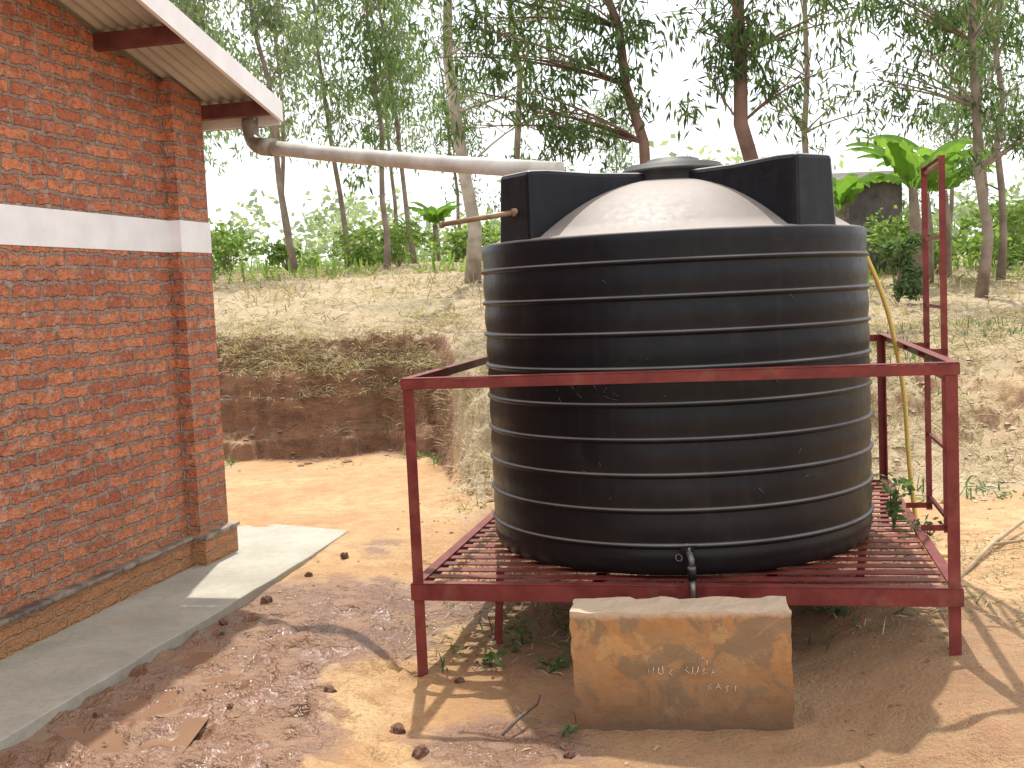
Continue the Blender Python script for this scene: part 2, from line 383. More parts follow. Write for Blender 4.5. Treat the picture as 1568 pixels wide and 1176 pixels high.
x3,y3=rej(26000,-3.6,-.5,11.3,13.2,lambda x,y:.7*np.exp(-((y-footf(x)-.75)/.28)**2))
blades('dry_grass',x3,y3,.16,.008,M['straw'],.4)
x4,y4=rej(9000,-9,14,20,42,lambda x,y:ss(-.1,.2,fbm(x*.5,y*.5,76)))
blades('grass',x4,y4,.4,.04,M['leaf_shrub'],.9)
x5,y5=rej(6000,1.2,7,7.2,13,lambda x,y:ss(.05,.35,fbm(x*1.6,y*1.6,77)))
blades('grass',x5,y5,.12,.012,M['leaf_mid'],.9)
x6,y6=rej(3500,-.45,2.4,5.2,8.6,lambda x,y:ss(.0,.4,fbm(x*2,y*2,78)+.1))
blades('grass',x6,y6,.10,.008,M['leaf_mid'],.7)
x6,y6=rej(8000,-.6,3.2,5.1,9.3,lambda x,y:ss(-.1,.4,fbm(x*2,y*2,79)+.1))
blades('dry_grass',x6,y6,.09,.005,M['straw'],.3)

# ---------------------------------------------------------------- trees
def leafcloud(cs,sig,per,L,Wd,droop=.9,rs=R):
    cs=np.asarray(cs,float);n=len(cs)*per
    c=np.repeat(cs,per,0)+rs.normal(0,1,(n,3))*np.repeat(np.asarray(sig).reshape(-1,1)*np.ones((len(cs),1)),per,0)*np.array([1,1,.8])
    az=rs.uniform(0,2*pi,n);el=rs.normal(-droop,.5,n)
    d=np.stack([np.cos(az)*np.cos(el),np.sin(az)*np.cos(el),np.sin(el)],-1)
    r=rs.normal(0,1,(n,3));sd=np.cross(d,r);sd/=np.linalg.norm(sd,axis=1)[:,None]+1e-6
    l=L*rs.uniform(.6,1.3,n)[:,None];w=Wd*rs.uniform(.7,1.3,n)[:,None]
    V=np.stack([c,c+d*l*.4+sd*w*.5,c+d*l,c+d*l*.45-sd*w*.5],1).reshape(-1,3);i=np.arange(n)*4
    return V,np.stack([i,i+1,i+2,i+3],-1)
def make_tree(name,base,pts,r0,bark,leaf,clumps,per,L,Wd,sig=.28,rs=None,n=9):
    rs=rs or R
    mb=MB();T=[Vector(p) for p in pts];rad=[r0*(1-.75*i/(len(T)-1)) for i in range(len(T))]
    rad[0]*=1.25
    mb.tube(T,rad,n,0)
    pos=[];sg=[]
    for c in clumps:
        c=Vector(c)
        k=min(range(1,len(T)),key=lambda i:(T[i]-c).length+ (3 if T[i].z>c.z-.1 else 0))
        a=T[k];mid=a.lerp(c,.5)+Vector((rs.normal(0,.12),rs.normal(0,.12),.18*(c-a).length*.6))
        q=[a.lerp(mid,t)*(1-t)+mid.lerp(c,t)*t for t in np.linspace(0,1,7)]
        rb=min(rad[k]*.35,.006+.010*(c-a).length)
        mb.tube(q,[rb*(1-.75*t) for t in np.linspace(0,1,7)],5,0,cap=False)
        for j in range(4):
            t=rs.uniform(.55,1);i=int(t*6);pt=q[i]
            e=pt+Vector((rs.normal(0,sig*1.3),rs.normal(0,sig*1.3),rs.normal(-.05,sig)))
            mb.tube([pt,pt.lerp(e,.5)+Vector((0,0,.05)),e],[rb*.35,rb*.25,rb*.12],4,0,cap=False)
            pos.append(e);sg.append(sig*rs.uniform(.35,.75))
    V,F=leafcloud([tuple(p) for p in pos],np.array(sg),per,L,Wd,rs=rs)
    nv=len(mb.v);me=D.meshes.new(name)
    allv=[tuple(v) for v in mb.v]+V.tolist();allf=mb.f+(F+nv).tolist()
    me.from_pydata(allv,[],allf);me.materials.append(bark);me.materials.append(leaf)
    me.polygons.foreach_set('material_index',[0]*len(mb.f)+[1]*len(F))
    me.polygons.foreach_set('use_smooth',[True]*len(mb.f)+[False]*len(F))
    me.update();o=link(name,me);o.location=base;return o
def gnd(x,y): return float(terrain(np.array([x]),np.array([y]))[0])
def trunk(base,top,nseg=10,wob=.06,rs=R):
    b=Vector(base);t=Vector(top);out=[]
    for i in range(nseg+1):
        f=i/nseg;p=b.lerp(t,f)
        if 0<i: p+=Vector((rs.normal(0,wob),rs.normal(0,wob),0))
        out.append(p)
    return out
def near_tree(x,y,topdx,h,r,bark,leaf,cl,per=22,L=.17,Wd=.034,sig=.3):
    z=gnd(x,y)-.05
    T=trunk((0,0,0),(topdx,.3,h))
    return make_tree('eucalyptus_tree',(x,y,z),T,r,bark,leaf,[(a-x,b-y,c-z) for a,b,c in cl],per,L,Wd,sig)
def rc(n,x0,x1,y0,y1,z0,z1): return [(R.uniform(x0,x1),R.uniform(y0,y1),R.uniform(z0,z1)) for _ in range(n)]
near_tree(-.55,18,-.55,9,.115,M['bark_pale'],M['leaf_mid'],rc(9,-1.8,1.2,17,19,5.4,9)+rc(4,-.8,1.2,17.3,18.5,4.4,5.4),24)
near_tree(2.15,14,-1.4,7,.085,M['bark_red'],M['leaf_dark'],
   [(-.9,14,5.2),(-.5,13.8,4.8),(-.6,14,4.1),(-.75,14.2,4.5),(0,14,5.2),(.05,14.2,4.5),(.25,13.9,4.0),(.1,14.1,3.8),(.7,14,5.2),(1.0,14.3,4.6),(-.35,14,3.6),(-.2,13.6,5.3),(.5,14.2,4.9),(-.5,14,4.5),(.3,14,4.4),(-.15,14.1,4.9),(.45,13.9,3.8)]+[(1.5,13.9,5.1),(1.9,14.1,5.3),(1.35,14,3.9),(1.3,14,4.9)]+rc(4,-1,2,13.5,14.5,5.5,7.5),38,sig=.22)
near_tree(2.98,14,.0,8,.115,M['bark_red'],M['leaf_dark'],rc(9,2.2,4.5,13.5,14.8,4.5,5.3)+[(4.2,14.2,4.2),(3.7,14,4.1),(2.5,14,4.3),(3.4,14,4.7),(4.4,14.1,4.7)]+rc(4,2,4.5,13,15,5.4,8),34,sig=.22)
near_tree(6.6,16,.12,9,.075,M['bark'],M['leaf_dark'],rc(17,4.9,7.7,15.2,17,4.2,5.8)+rc(5,6.7,8.2,15.5,16.5,3.4,4.2)+rc(4,5,8,15,17,5.8,9),30,sig=.25)
near_tree(0.25,21,.1,9,.075,M['bark'],M['leaf_mid'],rc(12,-1.2,2.4,20,22,3.8,7.5),24,.19,.04)
near_tree(4.9,19,.3,9,.065,M['bark'],M['leaf_mid'],rc(9,3.8,6.4,18,20,4.2,7),22,.19,.04)
near_tree(8.6,20,.1,8,.07,M['bark'],M['leaf_mid'],rc(13,7.6,10.0,19,21,3.2,6.8),24,.19,.045)

def variant(k,h,cr,leaf,L,Wd,per,nc,start):
    rs=np.random.RandomState(100+k);T=trunk((0,0,0),(rs.normal(0,.4),rs.normal(0,.3),h),10,.05,rs)
    cl=[]
    for i in range(nc):
        z=h*(start+(1.02-start)*rs.uniform(0,1)**.85);rr=cr*(1-.55*((z/h-start)/(1-start)))*rs.uniform(.2,1);a=rs.uniform(0,2*pi)
        cl.append((rr*cos(a),rr*sin(a),z))
    o=make_tree('eucalyptus_tree',(0,0,0),T,.075,M['bark'],leaf,cl,per,L,Wd,.32,rs)
    return o.data,o
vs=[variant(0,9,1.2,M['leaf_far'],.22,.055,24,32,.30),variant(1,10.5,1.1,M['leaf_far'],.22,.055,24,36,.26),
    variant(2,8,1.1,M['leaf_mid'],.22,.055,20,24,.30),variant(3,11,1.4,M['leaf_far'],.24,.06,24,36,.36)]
far=[(-6.6,24,0,1),(-5.9,23,1,.9),(-7.3,27,3,1),(-4.4,24,1,.95),(-4.0,29,0,1.0),(-2.6,25,2,.95),(-2.3,29,1,.9),
     (-6.2,33,3,1),(-3.1,34,1,.9),(-1.3,37,2,.9),(3.4,36,0,.6),(10.4,27,0,.8),(12.5,30,3,.8),(-10,36,3,1.0),(-8.2,30,1,1.0),(13.2,24,2,1)]
used=set()
for x,y,k,s in far:
    me,o=vs[k]
    if k in used: o=link('eucalyptus_tree',me)
    used.add(k)
    o.location=(x,y,gnd(x,y)-.05);o.scale=(s,s,s);o.rotation_euler=(0,0,R.uniform(0,6.28))

def mass(name,n,xr,yr,zr,sig,per,L,Wd,mat,hfun):
    cs=[];sg=[]
    for i in range(n):
        y=R.uniform(*yr);x=R.uniform(*xr)*(y/yr[1]);g=gnd(x,y);h=hfun(x,y)
        cs.append((x,y,g+R.uniform(zr[0],zr[1])*h));sg.append(sig*R.uniform(.6,1.3))
    V,F=leafcloud(cs,np.array(sg),per,L,Wd,.2)
    return link(name,npmesh(name,V,F,[mat]))
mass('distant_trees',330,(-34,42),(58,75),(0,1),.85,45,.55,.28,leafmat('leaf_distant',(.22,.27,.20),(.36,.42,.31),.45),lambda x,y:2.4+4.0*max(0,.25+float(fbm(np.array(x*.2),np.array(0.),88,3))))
def shrub(x,y,h,w,mat,per=55,L=.12,Wd=.05,name='shrub'):
    z=gnd(x,y);cs=[(R.normal(0,w*.45),R.normal(0,w*.3),h*R.uniform(.15,.95)) for _ in range(int(9+7*w))]
    mb=MB()
    for c in cs[:9]: mb.tube([(0,0,-.05),(c[0]*.4,c[1]*.4,c[2]*.6),c],[.015,.01,.004],5,0,cap=False)
    V,F=leafcloud(cs,w*.15,per,L,Wd,.0)
    nv=len(mb.v);me=D.meshes.new(name);me.from_pydata(mb.v+[tuple(v) for v in V.tolist()],[],mb.f+(F+nv).tolist())
    me.materials.append(M['bark']);me.materials.append(mat);me.polygons.foreach_set('material_index',[0]*len(mb.f)+[1]*len(F));me.update()
    o=link(name,me);o.location=(x,y,z);return o
for x,y,h,w in [(-6.6,27,1.1,.9),(-5.3,28,.6,.7),(-3.6,28,.9,.8),(-2.5,27,1.0,.9),(-1.3,29,.7,.7),(-.2,30,.9,.9),(-7.8,29,1.2,1.1),(-3,33,1.2,1.0)]:
    shrub(x,y,h,w,M['leaf_shrub'],42,.16,.08)
shrub(5.42,16,.95,.42,M['leaf_mid'],110,.10,.05)
for x,y,h,w in [(7.8,23,1.2,1.0),(9.0,24,1.2,1.0),(10.4,24,1.5,1.1),(6.7,27,1.5,1.1),(11.4,26,1.4,1.1)]:
    shrub(x,y,h,w,M['leaf_shrub'],55,.16,.08)
shrub(9.5,18.5,1.5,.7,M['leaf_shrub'],70,.14,.06)

def banana(x,y,h):
    mb=MB();mb.tube([(0,0,-.05),(.03,0,h*.3),(0,.02,h*.55)],[.12,.10,.07],10,1)
    for k in range(10):
        a=2*pi*k/10+R.uniform(-.3,.3);Lf=h*R.uniform(.45,.65);e0=R.uniform(.85,1.4);w=.19
        p=Vector((0,0,h*.52));vs_=[];el=e0;n=16
        for i in range(n+1):
            t=i/n;d=Vector((cos(a)*cos(el),sin(a)*cos(el),sin(el)));sd=Vector((-sin(a),cos(a),0))
            ww=w*(sin(pi*min(1,max(.03,t*.93+.05)))**.6)*(.15 if t<.15 else 1)*(1-.45*(i%2)*R.uniform(0,1))
            dn=Vector((0,0,-ww*.5*R.uniform(.5,1.8)))
            vs_+= [p+sd*ww+dn,p,p-sd*ww+dn];p=p+d*Lf/n;el-=(.05+.12*t)
        fs=[]
        for i in range(n): fs+=[(i*3,i*3+1,i*3+4,i*3+3),(i*3+1,i*3+2,i*3+5,i*3+4)]
        mb.add(vs_,fs,0)
    o=mb.obj('banana_plant',[M['banana'],M['bark']]);o.location=(x,y,gnd(x,y));return o
banana(6.75,19,3.0);banana(7.5,20.5,2.9);banana(6.1,21,2.5);banana(8.4,22,3.0);banana(-2.0,33,2.0)

sh=MB();bx,by=7.3,25.5;g=gnd(bx,by)
sh.box((bx,by,g+.9),(1,0,0),(0,1,0),(0,0,1),1.2,.9,1.0,0)
sh.add([(bx-1.5,by-1.2,g+1.9),(bx+1.5,by-1.2,g+1.9),(bx+1.5,by,g+2.2),(bx-1.5,by,g+2.2),(bx-1.5,by+1.2,g+1.9),(bx+1.5,by+1.2,g+1.9)],[(0,1,2,3),(3,2,5,4)],1)
sh.box((bx-.3,by-.91,g+.75),(1,0,0),(0,1,0),(0,0,1),.35,.02,.75,2)
sh.obj('shed',[M['shed'],M['shed'],M['wood']])

# ---------------------------------------------------------------- brick house
house=empty('brick_house')
def uvobj(name,quads,mats,mis,par):
    v=[];f=[];uv=[]
    for q in quads:
        o=len(v);v+=[W(*p) for p in q];f.append(tuple(range(o,o+len(q))));uv+=[(p[0]+p[1]+50,p[2]) for p in q]
    me=D.meshes.new(name);me.from_pydata(v,[],f)
    for m in mats: me.materials.append(m)
    l=me.uv_layers.new(name='UVMap')
    for i,u in enumerate(uv): l.data[i].uv=u
    me.polygons.foreach_set('material_index',mis);me.update();return link(name,me,par)
zr=lambda s:2.90-.23*s if s>-4 else 2.90+.23*(s+8)
WO=-.05;PO=.035;PS=-.37;B0,B1=1.944,2.138
q=[[(-8,WO,.17),(PS,WO,.17),(PS,WO,zr(PS)),(-4,WO,zr(-4)),(-8,WO,zr(-8))],
   [(PS,PO,.19),(0,PO,.19),(0,PO,zr(0)),(PS,PO,zr(PS))],
   [(PS,WO,.17),(PS,PO,.17),(PS,PO,zr(PS)),(PS,WO,zr(PS))],
   [(0,PO,.17),(0,-6,.17),(0,-6,zr(0)),(0,PO,zr(0))],
   [(-8,WO,-.1),(-8,-6,-.1),(-8,-6,zr(-8)),(-8,WO,zr(-8))],
   [(-8,-6,-.1),(0,-6,-.1),(0,-6,zr(0)),(-4,-6,zr(-4)),(-8,-6,zr(-8))]]
uvobj('brick_walls',q,[M['brick']],[0]*6,house)
e=.03
q=[[(-8,WO+.045,-.15),(PS-e,WO+.045,-.15),(PS-e,WO+.045,.165),(-8,WO+.045,.165)],[(PS-e,WO+.045,-.15),(PS-e,PO+.045,-.15),(PS-e,PO+.045,.165),(PS-e,WO+.045,.165)],
   [(PS-e,PO+.045,-.15),(e,PO+.045,-.15),(e,PO+.045,.165),(PS-e,PO+.045,.165)],[(e,PO+.045,-.15),(e,-6,-.15),(e,-6,.165),(e,PO+.045,.165)]]
uvobj('plinth',q,[M['plinth']],[0]*4,house)
hb=MB()
def wbox(mb,s0,s1,o0,o1,z0,z1,m=0):
    c=W((s0+s1)/2,(o0+o1)/2,(z0+z1)/2);mb.box(c,(WW[0],WW[1],0),(NN[0],NN[1],0),(0,0,1),(s1-s0)/2,(o1-o0)/2,(z1-z0)/2,m)
s=-8
while s<PS-.045:
    s2=min(s+R.uniform(.25,.5),PS-.045);wbox(hb,s+.001,s2-.001,WO-.1,WO+.065+R.uniform(-.006,.008),.165,.19+R.uniform(-.004,.004));s=s2
wbox(hb,PS-.043,.045,PO-.14,PO+.062,.165,.192)
t_=NT('ledge');pp=t_.pos();t_.col(t_.mix(t_.ramp(t_.noise(pp,6,4),[(.4,0.),(.6,1.)]),(.09,.07,.06),(.30,.24,.18)));t_.bump(t_.noise(pp,40),.6,.01)
hb.obj('ledge',[t_.m],house,.006)
bb=MB();wbox(bb,-8,PS-.001,WO-.02,WO+.006,B0,B1);wbox(bb,PS-.006,.006,PO-.1,PO+.006,B0,B1-.002)
bb.obj('white_band',[M['white_paint']],house)
rv=[];rf=[]
offs=np.arange(-6.4,.475,.0127);ssx=[.2,-1.9,-4,-6.1,-8.2]
for s in ssx:
    for o in offs: rv.append(W(s,o,zr(s)+.012*sin(2*pi*o/.076)+.02))
n=len(offs)
for i in range(len(ssx)-1):
    for k in range(n-1): rf.append((i*n+k,i*n+k+1,(i+1)*n+k+1,(i+1)*n+k))
me=npmesh('corrugated_roof',np.array(rv),np.array(rf),[M['roofsheet']],smooth=True);link('corrugated_roof',me,house)
tr=MB()
def slopebar(mb,sa,sb,o0,o1,zt,zb,m):
    vs=[]
    for s in (sa,sb):
        for o in (o0,o1):
            for dz in (zb,zt): vs.append(W(s,o,zr(s)+dz))
    mb.add(vs,[(0,1,3,2),(4,6,7,5),(0,4,5,1),(2,3,7,6),(1,5,7,3),(0,2,6,4)],m)
slopebar(tr,.205,-4,.476,.50,.045,-.085,0);slopebar(tr,-4,-8.2,.476,.50,.045,-.085,0)
wbox(tr,.206,.226,-6.4,.474,zr(.2)-.10,zr(.2)+.02,0)
tr.obj('fascia',[M['white_paint']],house)
pu=MB()
for s in (.05,-1.0,-2.05,-3.1,-5,-6.1,-7.2): wbox(pu,s-.03,s+.03,-6.3,.474,zr(s)-.095,zr(s)-.006)
pu.obj('purlins',[simple('purlin_paint',(.09,.022,.018),(.16,.045,.035),9,.6)],house)

sl=MB()
edge=[]
for s in np.arange(-9,-.05,.07):
    p=C0+WW*s+NN*(.654+.018*float(fbm(np.array(s*3.),np.array(1.),97,4)));edge.append(tuple(p))
pts=[(-1.19,7.9),(-2.1,8.45),(-3.6,8.0),tuple(C0+WW*(-9)+NN*(-1.))]+edge
k=len(pts);sl.add([(x,y,.0) for x,y in pts]+[(x,y,-.25) for x,y in pts],[tuple(range(k))]+[(i,i+k,(i+1)%k+k,(i+1)%k) for i in range(k)])
sl.obj('concrete_apron',[M['concrete']],None,.006)

pm=MB()
A=Vector((-1.62,7.52,2.80));Bp=Vector((-1.60,7.46,2.62));Cq=Vector((.10,6.03,2.25))
def bez(pts,n=8):
    out=[]
    for t in np.linspace(0,1,n):
        q=[Vector(p) for p in pts]
        while len(q)>1: q=[q[i].lerp(q[i+1],t) for i in range(len(q)-1)]
        out.append(q[0])
    return out
d=(Cq-Bp).normalized()
pm.tube([A]+bez([A+Vector((0,0,-.06)),Bp+Vector((0,0,-.01)),Bp+d*.14],8),.052,18,1)
pm.tube([Bp+d*.13,Bp+d*.9+Vector((0,0,-.012)),Cq-d*.5+Vector((0,0,-.012)),Cq+d*.25],.046,18,0)
pm.tube([Bp+d*.10,Bp+d*.22],.056,18,1)
pm.tube([W(.27,-6.3,2.83),W(.27,-.2,2.81),W(.27,.34,2.80)],.05,12,1)
t_=NT('pipe_dirty');pp=t_.pos();t_.col(t_.mix(t_.ramp(t_.noise(pp,7,4),[(.4,0.),(.65,1.)]),(.17,.13,.09),(.36,.32,.26)));t_.rough(.5)
pm.obj('gutter_pipe',[M['pvc'],t_.m])

# ---------------------------------------------------------------- water tank
tank=empty('water_tank');Rt=.985;z0=PH+.004
prof=[(0,0),(Rt-.06,0),(Rt-.02,.012),(Rt-.004,.05)]
ribs=[.146+.16*i for i in range(9)];Ht=1.565
zz=.06
for rz in ribs:
    for t in np.linspace(0,1,5): prof.append((Rt-.003+.006*sin(pi*t),zz+(rz-.016-zz)*t))
    for a in np.linspace(-1,1,7): prof.append((Rt-.003+.014*max(0,cos(a*pi/2))**.7,rz+a*.012))
    zz=rz+.016
prof+=[(Rt-.003,zz),(Rt,Ht-.05),(Rt,Ht-.02),(Rt-.006,Ht-.006),(Rt-.03,Ht),(Rt-.06,Ht+.004)]
for t in np.linspace(0,1,14):
    r=(Rt-.065)*(1-t);prof.append((max(r,.0),Ht+.004+.30*(1-(r/(Rt-.065))**2.1)))
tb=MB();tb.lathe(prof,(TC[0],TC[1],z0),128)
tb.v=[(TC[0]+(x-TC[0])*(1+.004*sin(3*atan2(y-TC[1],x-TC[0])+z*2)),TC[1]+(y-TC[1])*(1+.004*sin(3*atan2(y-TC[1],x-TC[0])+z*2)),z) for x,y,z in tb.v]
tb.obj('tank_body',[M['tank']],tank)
rg=MB()
for ang in (212,306,32,122):
    a=radians(ang);d=Vector((cos(a),sin(a),0));sd=Vector((-sin(a),cos(a),0));c=Vector((TC[0],TC[1],z0))
    secs=[(.18,.10,Ht+.325),(.55,.105,Ht+.318),(.84,.125,Ht+.325),(.955,.13,Ht+.32)]
    vs_=[];
    for r,w,zt in secs:
        for side,zz_ in ((-1,Ht-.06),(-1,zt),(1,zt),(1,Ht-.06)):
            ww=w*(1.0 if zz_==zt else 1.12);vs_.append(c+d*(r+(.012 if zz_!=zt and r>.9 else 0))+sd*side*ww+Vector((0,0,zz_)))
    fs=[]
    for i in range(3):
        for k in range(3): fs.append((i*4+k,i*4+k+1,(i+1)*4+k+1,(i+1)*4+k))
    fs+=[(12,13,14,15),(3,2,1,0)];rg.add(vs_,fs)
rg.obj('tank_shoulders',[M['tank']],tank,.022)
ld=MB();lc=(TC[0]+.03,TC[1],z0+Ht)
ld.lathe([(.27,.26),(.27,.325),(.285,.33),(.285,.342),(.265,.348),(.26,.358),(.25,.362),(.245,.372),(.14,.388),(.13,.402),(.11,.408),(0,.41)],lc,64)
M['lid']=simple('lid_plastic',(.015,.015,.017),(.04,.036,.034),6,.6,.1,.005,20)
ld.obj('tank_lid',[M['lid']],tank)
of=MB();of.tube([(.10,5.50,1.99),(-.30,5.62,1.95)],.013,10);of.tube([(.10,5.50,1.99),(.04,5.518,1.984)],.02,10);of.tube([(-.30,5.62,1.95),(-.315,5.625,1.948)],.017,10)
of.obj('overflow_pipe',[M['brass']],tank)
tp=MB();tx,ty,tz=.75,5.055,.415
tp.tube([(tx,ty+.03,tz),(tx,ty-.03,tz)],.032,12,1);tp.tube([(tx,ty-.02,tz),(tx,ty-.09,tz),(tx+.002,ty-.12,tz-.015),(tx+.002,ty-.13,tz-.05)],.014,12,0)
tp.tube([(tx,ty-.13,tz-.045),(tx,ty-.135,tz-.10)],.019,10,1);tp.tube([(tx,ty-.135,tz-.10),(tx,ty-.15,tz-.19)],.013,10,0)
tp.tube([(tx,ty-.15,tz-.185),(tx+.02,ty-.22,tz-.205),(tx+.04,ty-.28,tz-.235)],.014,10,0)
tp.tube([(tx,ty-.07,tz),(tx,ty-.07,tz+.035)],.006,8,0);tp.box((tx,ty-.075,tz+.037),(1,0,0),(0,1,0),(0,0,1),.035,.007,.003,1)
for k in range(12):
    a=k/12*2*pi;tp.tube([(tx-.045+.014*cos(a),ty-.06+.014*sin(a),tz-.02+.012*sin(a)),(tx-.045+.014*cos(a+.52),ty-.06+.014*sin(a+.52),tz-.02+.012*sin(a+.52))],.004,6,1)
tp.obj('tap',[M['steel'],M['tank']],tank)
sc=MB()
for k in range(34):
    a=radians(237+R.uniform(-9,9));z=z0+.82+R.uniform(-.06,.08)
    if k>16: a=radians(R.uniform(215,300));z=z0+R.uniform(.3,1.4)
    if min(abs(z-z0-r) for r in ribs)<.02: continue
    da=R.uniform(-.03,.03);dz=R.uniform(-.03,.03);r=Rt+.0085
    if any((z-z0-q_)*(z+dz-z0-q_)<0 for q_ in ribs): dz=0
    sc.tube([(TC[0]+r*cos(a+da*t),TC[1]+r*sin(a+da*t),z+dz*t) for t in (0,.5,1)],.0012,4)
sc.obj('scratches',[M['scratch']],tank)

# ---------------------------------------------------------------- steel stand
st=empty('steel_stand');fr=MB();Zv=Vector((0,0,1));ux=Vector((UX[0],UX[1],0));uy=Vector((UY[0],UY[1],0))
def post(a,b,su,sv,zt=RH-.002): 
    p=P(a,b,0);g=gnd(p.x,p.y)-.05;fr.angle((p.x,p.y,g),(p.x,p.y,zt),ux*su,uy*sv,.05,.007)
post(0,0,1,1);post(PW,0,-1,1);post(0,PD,1,-1);post(PW,PD,-1,-1)
fr.plate(P(-.004,-.008,RH-.045),P(PW+.004,-.008,RH-.045),Zv,uy,.045,.006);fr.plate(P(-.006,-.009,RH+.001),P(PW+.006,-.009,RH+.001),uy,Zv,.045,.006)
for a,sg in ((-.009,1),(PW+.009,-1)):
    fr.plate(P(a,.0,RH-.045),P(a,PD,RH-.045),Zv,ux*sg,.045,.006);fr.plate(P(a,.038,RH+.001),P(a,PD,RH+.001),ux*sg,Zv,.045,.006)
fr.plate(P(0,PD+.008,RH-.045),P(PW,PD+.008,RH-.045),Zv,-uy,.045,.006)
fr.plate(P(-.006,-.010,PH-.078),P(PW+.006,-.010,PH-.078),Zv,uy,.075,.008);fr.plate(P(-.006,-.011,PH-.002),P(PW+.006,-.011,PH-.002),uy,Zv,.05,.006)
for a,sg in ((-.012,1),(PW+.012,-1)):
    fr.plate(P(a,0,PH-.078),P(a,PD,PH-.078),Zv,ux*sg,.075,.008);fr.plate(P(a,.042,PH-.002),P(a,PD,PH-.002),ux*sg,Zv,.05,.006)
fr.plate(P(0,PD+.008,PH-.078),P(PW,PD+.008,PH-.078),Zv,-uy,.075,.008)
fr.obj('frame',[M['red_paint']],st,.0015)
sm=MB();b=.13
while b<PD-.06:
    sm.plate(P(.04,b,PH-.010),P(PW-.04,b,PH-.010),uy,Zv,.062,.006);b+=.128
for a in (.8,1.6): sm.plate(P(a,.02,PH-.075),P(a,PD-.02,PH-.075),ux,Zv,.05,.028)
for (a,b) in ((.28,.5),(1.2,1.3),(.28,2.2),(2.1,1.3)):
    p=P(a,b,0);g=gnd(p.x,p.y)-.04;sm.angle((p.x-.03,p.y,g),(p.x,p.y,PH-.05),ux,uy,.04,.006)
sm.obj('floor_slats',[M['red_paint']],st)
la=MB();r1=P(PW+.12,1.02,.30);r2=P(PW+.12,1.62,.30)
for r in (r1,r2): la.angle(r,(r.x,r.y,2.18),-ux,uy,.032,.005)
for k in range(6): z=.36+.355*k;la.plate((r1.x-.02,r1.y,z),(r2.x-.02,r2.y,z),Zv,ux,.018,.018)
la.plate((r1.x,r1.y,2.17),(r2.x,r2.y,2.17),ux*-1,Zv,.03,.006)
for b in (1.02,1.62):
    la.plate(P(PW-.02,b,RH-.03),P(PW+.12,b,RH-.03),Zv,uy,.03,.006);la.plate(P(PW-.02,b,.31),P(PW+.12,b,.31),Zv,uy,.03,.006)
la.obj('ladder',[M['red_paint']],st)
bp=MB()
hp=[(1.72,6.2,1.90),(1.90,6.28,1.86),(1.99,6.32,1.69),(2.07,6.36,1.52),(2.14,6.40,1.31),(2.20,6.40,.95),(2.22,6.40,.60),(2.25,6.40,.27),(2.29,6.38,.05),(2.45,6.36,.01)]
def cr(p,n=5):
    p=[Vector(a) for a in p];out=[]
    for i in range(len(p)-1):
        a,b,c,d=p[max(i-1,0)],p[i],p[i+1],p[min(i+2,len(p)-1)]
        for k in range(n):
            t=k/n;out.append(.5*((2*b)+(c-a)*t+(2*a-5*b+4*c-d)*t*t+(3*b-a-3*c+d)*t**3))
    return out+[p[-1]]
bp.tube(cr(hp),.013,8);bp.obj('yellow_hose',[M['hose']])

# ---------------------------------------------------------------- tap block
bm=MB();g=-.22
fl=Vector((.19,4.45,0));frr=Vector((1.045,4.36,0));dd=Vector((.03,.21,0))
nxs=34;nzs=16;nd=6
def bpt(i,j,k):
    p=fl.lerp(frr,i/nxs)+dd*(k/nd);zt=.328-.010*(i/nxs)+.014*float(fbm(np.array(i*.35),np.array(k*.4),91,4))
    z=g+(zt-g)*j/nzs
    p=p.copy();r=.010
    ex=.012*float(fbm(np.array(j*.7),np.array(k*.7+i),99,3)) if i in (0,nxs) else 0
    return (p.x+ex,p.y+r*float(fbm(np.array(i*.4),np.array(j*.4),95,4)),z)
def grid(fn,a,b_,flip=False):
    vs_=[fn(i,j) for j in range(b_+1) for i in range(a+1)];fs=[]
    for j in range(b_):
        for i in range(a):
            q=(j*(a+1)+i,j*(a+1)+i+1,(j+1)*(a+1)+i+1,(j+1)*(a+1)+i);fs.append(q[::-1] if flip else q)
    bm.add(vs_,fs,0)
grid(lambda i,j:bpt(i,j,0),nxs,nzs);grid(lambda i,j:bpt(i,j,nd),nxs,nzs,True)
grid(lambda i,j:bpt(0,j,i),nd,nzs,True);grid(lambda i,j:bpt(nxs,j,i),nd,nzs);grid(lambda i,j:bpt(i,nzs,j),nxs,nd)
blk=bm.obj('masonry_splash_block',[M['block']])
ck=MB();fd=(frr-fl).normalized();nrm=Vector((fd.y,-fd.x,0))
def stroke(pts,x0,z0_,s):
    ck.tube([(*(fl+fd*(x0+u*s)+nrm*.0075).xy,z0_+v*s) for u,v in pts],.0015,4)
G={'N':[[(0,0),(0,1),(.6,0),(.6,1)]],'U':[[(0,1),(0,.2),(.3,0),(.6,.2),(.6,1)]],'R':[[(0,0),(0,1),(.5,.8),(.1,.5),(.6,0)]],'A':[[(0,0),(.3,1),(.6,0)],[(.1,.4),(.5,.4)]],'B':[[(0,0),(0,1),(.5,.8),(.05,.5),(.55,.3),(0,0)]],'S':[[(.6,.9),(.1,.8),(.5,.4),(0,.05)]],'I':[[(.3,0),(.35,1)]]}
def word(w_,x0,z_,s):
    for i,c in enumerate(w_):
        for q in G[c]: stroke([(u+R.normal(0,.06),v+R.normal(0,.07)) for u,v in q],x0+i*s*.95,z_+R.normal(0,.004)-.012*i*.3,s*.8)
word('NUR',.30,.075,.040);word('RUBA',.44,.080,.036);word('BASI',.53,.01,.034);word('NI',.50,.12,.026)
ck.obj('chalk_writing',[M['chalk']],blk)

